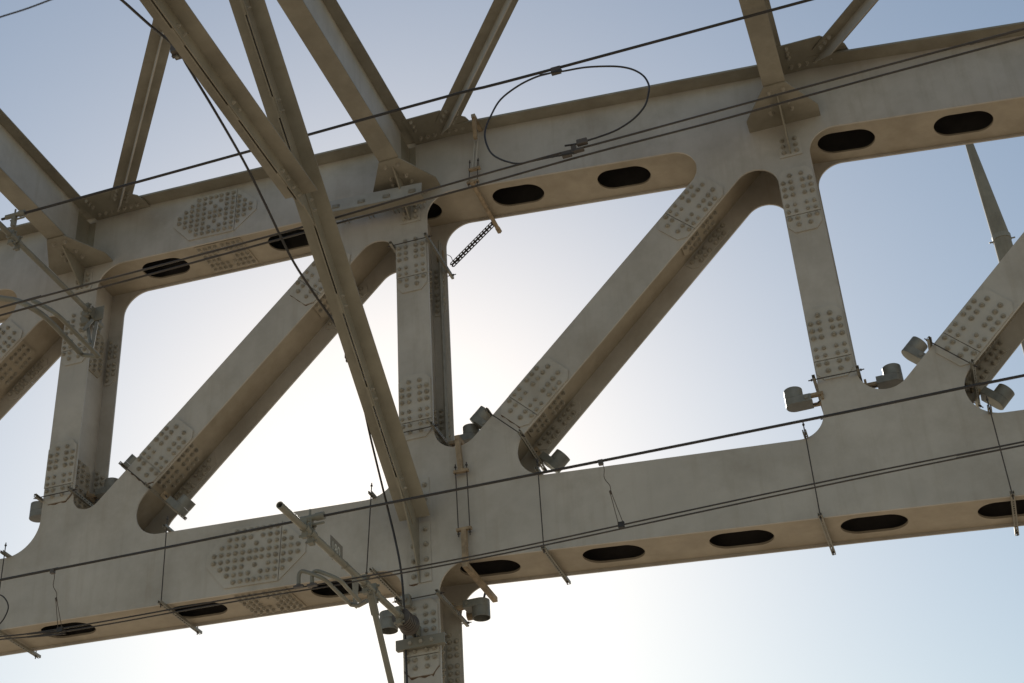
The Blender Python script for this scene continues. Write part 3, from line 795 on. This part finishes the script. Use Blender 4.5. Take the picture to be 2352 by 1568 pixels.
# ------------------------------------------------ wires and cables
def wire(name, pts, r, label, cat, m='wire', group=None, n=8):
    if name in ('messenger_wire', 'contact_wire') and label[:5] != 'thick' or 'lower chord through' in label:
        e_ = (pts[-1] - pts[-2]).normalized(); pts = list(pts) + [pts[-1] + e_ * 12]; e_ = (pts[0] - pts[1]).normalized(); pts = [pts[0] + e_ * 12] + pts
    o = MB().tube(smooth_path(pts, 6) if len(pts) > 2 else pts, r, n).build(name, M[m], None, smooth=True)
    return tag(o, label, cat, group)
cW1 = PX((34, 494), XL); y1, z1 = cW1.y, cW1.z
pW = PY((1881, 0), y1)
def through(p, q, x):                          # continue the straight line p-q to a given x
    t = (x - p.x) / (q.x - p.x); return p + (q - p) * t
A_, B_ = PY((46, 492), y1), PY((1568, 78.3), y1)
wire('messenger_wire', [through(A_, B_, XL - .02), A_, PY((573, 346.7), y1), PY((1031, 220), y1), B_, through(A_, B_, 16)], .0165, 'thick dark wire crossing high before the upper chord, the loop hanging from it', 'overhead wire', 'cable')
cW2 = PX((712, 1190), XA); y2 = cW2.y
A_, B_ = PY((730, 1187), y2), PY((1896, 955.7), y2)
wire('messenger_wire', [PY((-60, 1344), y2), PY((0, 1332), y2), PY((333, 1267), y2), PY((667, 1199.6), y2), A_, PY((1237, 1087), y2), B_, PY((2352, 862), y2), through(A_, B_, 3.6)], .0125, 'thick dark wire running in front of the lower chord through the arm clamp', 'overhead wire', 'cable')
ga = 'level wires below the messengers'
y3 = 11.6
wire('contact_wire', [PY(p, y3) for p in ((-90, 731), (0, 706), (160, 664), (690, 522.7), (1040, 420.4), (1187, 378.8), (1277, 354), (1360, 333), (1568, 276.7), (1968, 168), (2352, 66), (2470, 33))], .0115, 'upper of the two close wires crossing the upper chord below the loop', 'overhead wire', 'wire', ga)
wire('contact_wire', [PY(p, y3 + .06) for p in ((-90, 749), (0, 724.4), (160, 680), (736, 523.4), (1104, 423.7), (1360, 351.8), (1637, 280), (1968, 188.4), (2352, 85.5), (2470, 54))], .0115, 'lower of the two close wires crossing the upper chord below the loop', 'overhead wire', 'wire', ga)
y4 = 11.9
wire('contact_wire', [PY(p, y4) for p in ((-60, 1468), (60, 1456), (250, 1425), (500, 1380), (784, 1333), (1030, 1288), (1241, 1246), (1568, 1175), (1960, 1092), (2352, 1014), (2470, 990))], .0075, 'upper of the two thin wires following the underside of the lower chord', 'overhead wire', 'wire', ga)
wire('contact_wire', [PY(p, y4) for p in ((-60, 1474), (60, 1463), (250, 1433), (500, 1388), (784, 1341), (1030, 1296), (1241, 1254), (1568, 1184), (1960, 1101), (2352, 1022), (2470, 999))], .0075, 'lower of the two thin wires following the underside of the lower chord', 'overhead wire', 'wire', ga)
wire('far_wire', [PY(p, 5.0) for p in ((-60, 60), (0, 39), (60, 20), (130, -6), (200, -30))], .005, 'blurred thin wire cutting the top left corner', 'overhead wire', 'cable')
fc = [PX(p, -5.48) for p in ((240, -32), (280, 0), (345, 58), (408, 112), (430, 150), (492, 252), (560, 370), (610, 470), (668, 590), (720, 672), (775, 752), (797, 800))]
fc += [PX(p, -5.50) for p in ((806, 822), (816, 870), (832, 920), (850, 1000), (868, 1075))] + [PY(p, 14.0) for p in ((890, 1165), (908, 1240), (921, 1310), (928, 1390))] + [PY(p, 14.12) for p in ((931, 1470), (935, 1568), (938, 1620))]
wire('feeder_cable', fc, .0125, 'long dark cable hanging in a curve down the raking strut to the hanging post', 'cable', 'cable')
for (px, x, lab) in (((408, 118), -5.52, 'small dark clamp block holding the cable on the sway strut'), ((805, 818), -5.47, 'small grey clamp block holding the cable on the raking strut')):
    c = PX(px, x); cb = empty('cable_clamp', lab, 'clamp', 'cable clamp blocks')
    MB().box(c.x - .045, c.x + .075, c.y - .06, c.y + .06, c.z - .045, c.z + .055).build('block', M['porcelain'], cb, bevel=.006)
    MB().box(c.x - .05, c.x + .08, c.y - .015, c.y + .015, c.z - .06, c.z + .06).build('strap', M['porcelain'], cb)
    MB().tube([(c.x, c.y, c.z - .075), (c.x, c.y, c.z - .04)], .018, 6).build('nut', M['galv'], cb)
c = PY((932, 1379), 14.1); cb = empty('cable_clamp', 'grey clamp block on the upper left of the hanging post splice', 'clamp', 'cable clamp blocks')
MB().box(c.x - .035, c.x + .05, 14.07, 14.15, c.z - .07, c.z + .06).build('block', M['galv'], cb, bevel=.006)
MB().tube([(c.x, 14.04, c.z), (c.x, 14.07, c.z)], .03, 6).build('nut', M['galv'], cb)

# jumper loop
lp_r = [(1240, 172), (1278, 165), (1294.6, 163), (1340.5, 154.8), (1386, 152), (1424.6, 153), (1455, 160), (1478, 174), (1490, 194), (1490, 212), (1481, 243), (1455, 273), (1417, 298), (1379, 313), (1354, 321), (1325, 330), (1297, 334.5)]
lp_l = [(1290, 160), (1262, 168), (1230, 177), (1190, 197), (1150, 228), (1128, 264.5), (1115, 297), (1115, 321.6), (1128, 351), (1154, 367.4), (1187, 375.5), (1219.6, 370.6), (1260, 362), (1317.6, 351)]
def lp(pts, ya, yb): return [PY(p, ya + (yb - ya) * i / (len(pts) - 1)) for i, p in enumerate(pts)]
jl = empty('jumper_loop', 'thin dark cable loop hung between the high wire and the two close wires', 'cable loop')
MB().tube(smooth_path(lp(lp_r, y1 - .03, y3 - .05), 5), .0105, 8).build('right_cable', M['cable'], jl, smooth=True)
MB().tube(smooth_path(lp(lp_l, y1 - .03, y3 - .06), 5), .0105, 8).build('left_cable', M['cable'], jl, smooth=True)
for px, y, ln, h, m_ in (((1277, 162), y1 - .01, .11, .085, 'porcelain'), ((1337, 326), y3 - .03, .11, .06, 'porcelain'), ((1302, 354), y3, .10, .06, 'porcelain'), ((1318, 342), y3, .05, .10, 'porcelain'), ((1328, 345), y3, .12, .03, 'porcelain')):
    c = PY(px, y); MB().bar(c - XV * ln / 2, c + XV * ln / 2, YV * .05, ZV * h).build('splice_clamp', M[m_], jl, bevel=.004)

# clamps where the messengers sit on the arms
for (c, xw, lab, e) in ((cW1, XL, 'l', armL), (cW2, XA, 'r', armR)):
    k = MB().tube([c - XV * .12, c + XV * .12], .03, 12).tube([c + XV * .06, c + XV * .14], .038, 12)
    k.bar(c - ZV * .02, c - ZV * .17, XV * .05, YV * .05).tube([c - XV * .05 - ZV * .07, c + XV * .14 - ZV * .07], .012, 8).tube([c + ZV * .0, c + ZV * .09], .011, 6)
    k.build('wire_support_clamp', M['pipe'], e)

# droppers
def dropper(top, bot, lab, tw=.012, split=.45):
    T_, B_ = top, bot; e = empty('wire_dropper', lab, 'dropper', 'thin twisted droppers between wires')
    m_ = T_.lerp(B_, split); s = []
    for k in range(13):
        t = k / 12; p = T_.lerp(m_, t); s.append(p + XV * tw * math.sin(t * 9) + ZV * tw * .3 * math.cos(t * 7))
    MB().tube(smooth_path(s, 3), .0035, 6).build('twisted_lead', M['wire'], e)
    MB().tube([m_, m_ + (B_ - m_) * .1], .011, 7).build('ferrule', M['wire'], e)
    MB().tube([m_ - XV * .004, B_ - XV * .022], .0035, 6).build('wire_leg', M['wire'], e)
    MB().tube([m_ + XV * .004, B_ + XV * .022], .0035, 6).build('wire_leg', M['wire'], e)
    MB().bar(T_ - XV * .02, T_ + XV * .02, YV * .035, ZV * .045).build('top_clip', M['porcelain'], e)
    MB().bar(B_ - XV * .028, B_ + XV * .028, YV * .03, ZV * .05).build('bottom_clip', M['cable'], e)
dropper(PY((1380, 1062), y2), PY((1427, 1205), y4), 'twisted dropper under the lower messenger wire, right of the middle diagonal')
dropper(PY((121, 1312), y2), PY((138, 1446), y4), 'twisted dropper under the lower messenger wire at the far left')

# small cable loop leaving the frame on the left
wire('slack_cable', [PY(p, 13.9) for p in ((-30, 1362), (0, 1366), (14, 1378), (19, 1395), (12, 1415), (0, 1432), (-25, 1455))], .008, 'short dark cable bulging into the left edge over the lower chord', 'cable', 'cable')

# ------------------------------------------------ rusty brackets
def strap_box(e, pts, w_, m_='rusty', name='bar'):
    return MB().bar(pts[0], pts[1], XV * w_, (Vector(pts[1]) - Vector(pts[0])).normalized().cross(XV) * w_).build(name, M[m_], e)
rb = empty('rusty_bracket', 'rust stained square tube bracket clamped round the lower chord by the middle post', 'bracket', 'rust stained tube brackets')
xb = PY((1058, 1050), 14.14).x
zt = lin(X, LT, xb) + .38; zb = lin(X, LB, xb)
q = [PY((1051, 1012), 14.13), PY((1059, 1082), 14.13), PY((1066, 1215), 14.13), PY((1069, 1288), 14.13)]
strap_box(rb, (q[0], q[1]), .056, name='upper_upright'); strap_box(rb, (q[2], q[3] - ZV * .03), .056, name='lower_upright')
for c in (q[1], q[2]):
    MB().bar(c - XV * .085, c + XV * .085, YV * .05, ZV * .03).build('crosspiece', M['rusty'], rb)
rod('threaded_rod', q[1] + Vector((-.065, 0, .10)), q[2] + Vector((-.065, 0, -.08)), .0065, rb)
rod('threaded_rod', q[1] + Vector((.065, 0, .10)), q[2] + Vector((.065, 0, -.08)), .0065, rb)
strap_box(rb, (q[3] + Vector((0, -.03, -.05)), q[3] + Vector((0, .98, -.05))), .056, name='lower_arm')
strap_box(rb, (q[0] + Vector((0, -.03, .028)), q[0] + Vector((0, .98, .028))), .056, name='upper_arm')
MB().tube([PY((1117, 1350), 15.0), PY((1109, 1384), 14.85)], .013, 8).build('lead', M['cable'], rb)

ub = empty('rusty_bracket', 'rust stained bar and slotted strip bracket on the upper chord left of the loop', 'bracket', 'rust stained tube brackets')
u0 = PY((1088, 268), 13.93); u1 = PY((1092, 318), 14.05); u2 = PY((1090, 388), 14.12); u3 = PY((1086, 418), 14.12)
strap_box(ub, (Vector((u0.x, 13.9, u0.z)), Vector((u0.x, 15.2, u0.z + .0))), .05, name='top_bar')
MB().bar(u0 + ZV * .02, u1 + ZV * .0, XV * .045, YV * .045).build('hook_bar', M['rusty'], ub)
perf_channel('slotted_strip', (u1.x, 14.13, u1.z + .12), (u2.x, 14.13, u2.z + .02), XV, -YV, ub, .05, .052, .02, M['splice'])
for c in (u2, u3): MB().bar(c - XV * .075, c + XV * .075, YV * .05, ZV * .028).build('crosspiece', M['rusty'], ub)
rod('threaded_rod', u2 + Vector((-.055, 0, .16)), u3 + Vector((-.055, 0, -.05)), .006, ub)
rod('threaded_rod', u2 + Vector((.055, 0, .16)), u3 + Vector((.055, 0, -.05)), .006, ub)
zu = lin(X, UB, u3.x) - .03
MB().tube([(u3.x, 14.05, zu), (u3.x, 15.12, zu)], .027, 10).build('round_bar', M['rusty'], ub)
MB().tube([(u3.x, 15.08, zu), (u3.x, 15.15, zu)], .036, 6).build('end_nut', M['rusty'], ub)
def slotted_leg(mb, p, q, wv, nv, w=.05, pitch=.055):
    p, q = Vector(p), Vector(q); d = (q - p).normalized(); L = (q - p).length; n = int(L / pitch)
    mb.bar(p + wv * (w * .16), q + wv * (w * .16), wv * (w * .32), nv * .003); mb.bar(p + wv * (w * .84), q + wv * (w * .84), wv * (w * .32), nv * .003)
    for k in range(n + 1):
        c = p + d * min(L, k * pitch); mb.bar(c - d * .011 if k else c, c + d * .011, wv * w * .6 + wv * 0, nv * .003) if False else mb.bar(c + wv * (w * .5) - d * .011, c + wv * (w * .5) + d * .011, wv * (w * .56), nv * .003)
p_, q_ = PY((1037, 609), 15.0), PY((1134, 511), 15.05); dd = (q_ - p_).normalized(); n1 = YV.cross(dd).normalized()
sm_ = MB(); slotted_leg(sm_, p_, q_, n1, YV); slotted_leg(sm_, p_ + n1 * .0, q_ + n1 * .0, -YV, n1)
sb = tag(sm_.build('slotted_bar', M['wire'], None), 'slotted steel angle slanting up from the middle post head to the upper chord bracket', 'slotted bar')
wire('loose_lead', [PY(p, 14.95) for p in ((1012, 586), (1027, 585), (1036, 590), (1041, 600), (1050, 600), (1056, 594))], .0045, 'short curled lead at the head of the middle post', 'cable', 'cable')
jb = PY((1014, 590), 14.9); MB_ = MB().box(jb.x - .05, jb.x + .04, jb.y - .05, jb.y + .06, jb.z - .08, jb.z + .07).build('junction_box', M['rusty'], None, bevel=.006)
tag(MB_, 'small rusty junction box on the clamp at the middle post head', 'junction box')
pj = PY((1086, 1412), 14.9); jb2 = MB().tube([pj - XV * .06, pj + XV * .06], .055, 12).build('junction_box', M['rusty'], None)
tag(jb2, 'small rusty round box on the clamp beside the hanging post', 'junction box')

# two thin conduits up the rear edge of the middle post
for k, dy in enumerate((.59, .64)):
    cnd = MB().tube([(X[2] + .15, S + dy, 8.45), (X[2] + .15, S + dy, 11.9)], .014, 8).build('conduit', M['galv'], None, smooth=True)
    tag(cnd, ('inner' if k == 0 else 'outer') + ' of two thin conduits running up the inside of the middle post', 'conduit', 'conduits on the middle post')

# tall tapered pole behind the right end
pt = PY((2226, 330), 20.0); pl = empty('tapered_pole', 'slender grey tapered pole standing behind the right hand diagonal', 'pole')
pm = PY((2300, 545), 20.0)
MB().tube([(pt.x, 20, -1.6), (pm.x, 20, pm.z)], [.22, .130], 20).build('lower_shaft', M['pole'], pl, smooth=True)
MB().tube([(pm.x, 20, pm.z - .02), (pt.x, 20, pt.z)], [.130, .062], 20).build('upper_shaft', M['pole'], pl, smooth=True)
MB().tube([(pm.x, 20, pm.z - .06), (pm.x, 20, pm.z + .02)], .14, 20).tube([(pm.x - .19, 20, pm.z - .05), (pm.x + .19, 20, pm.z - .05)], .012, 8).build('collar', M['pipe'], pl)
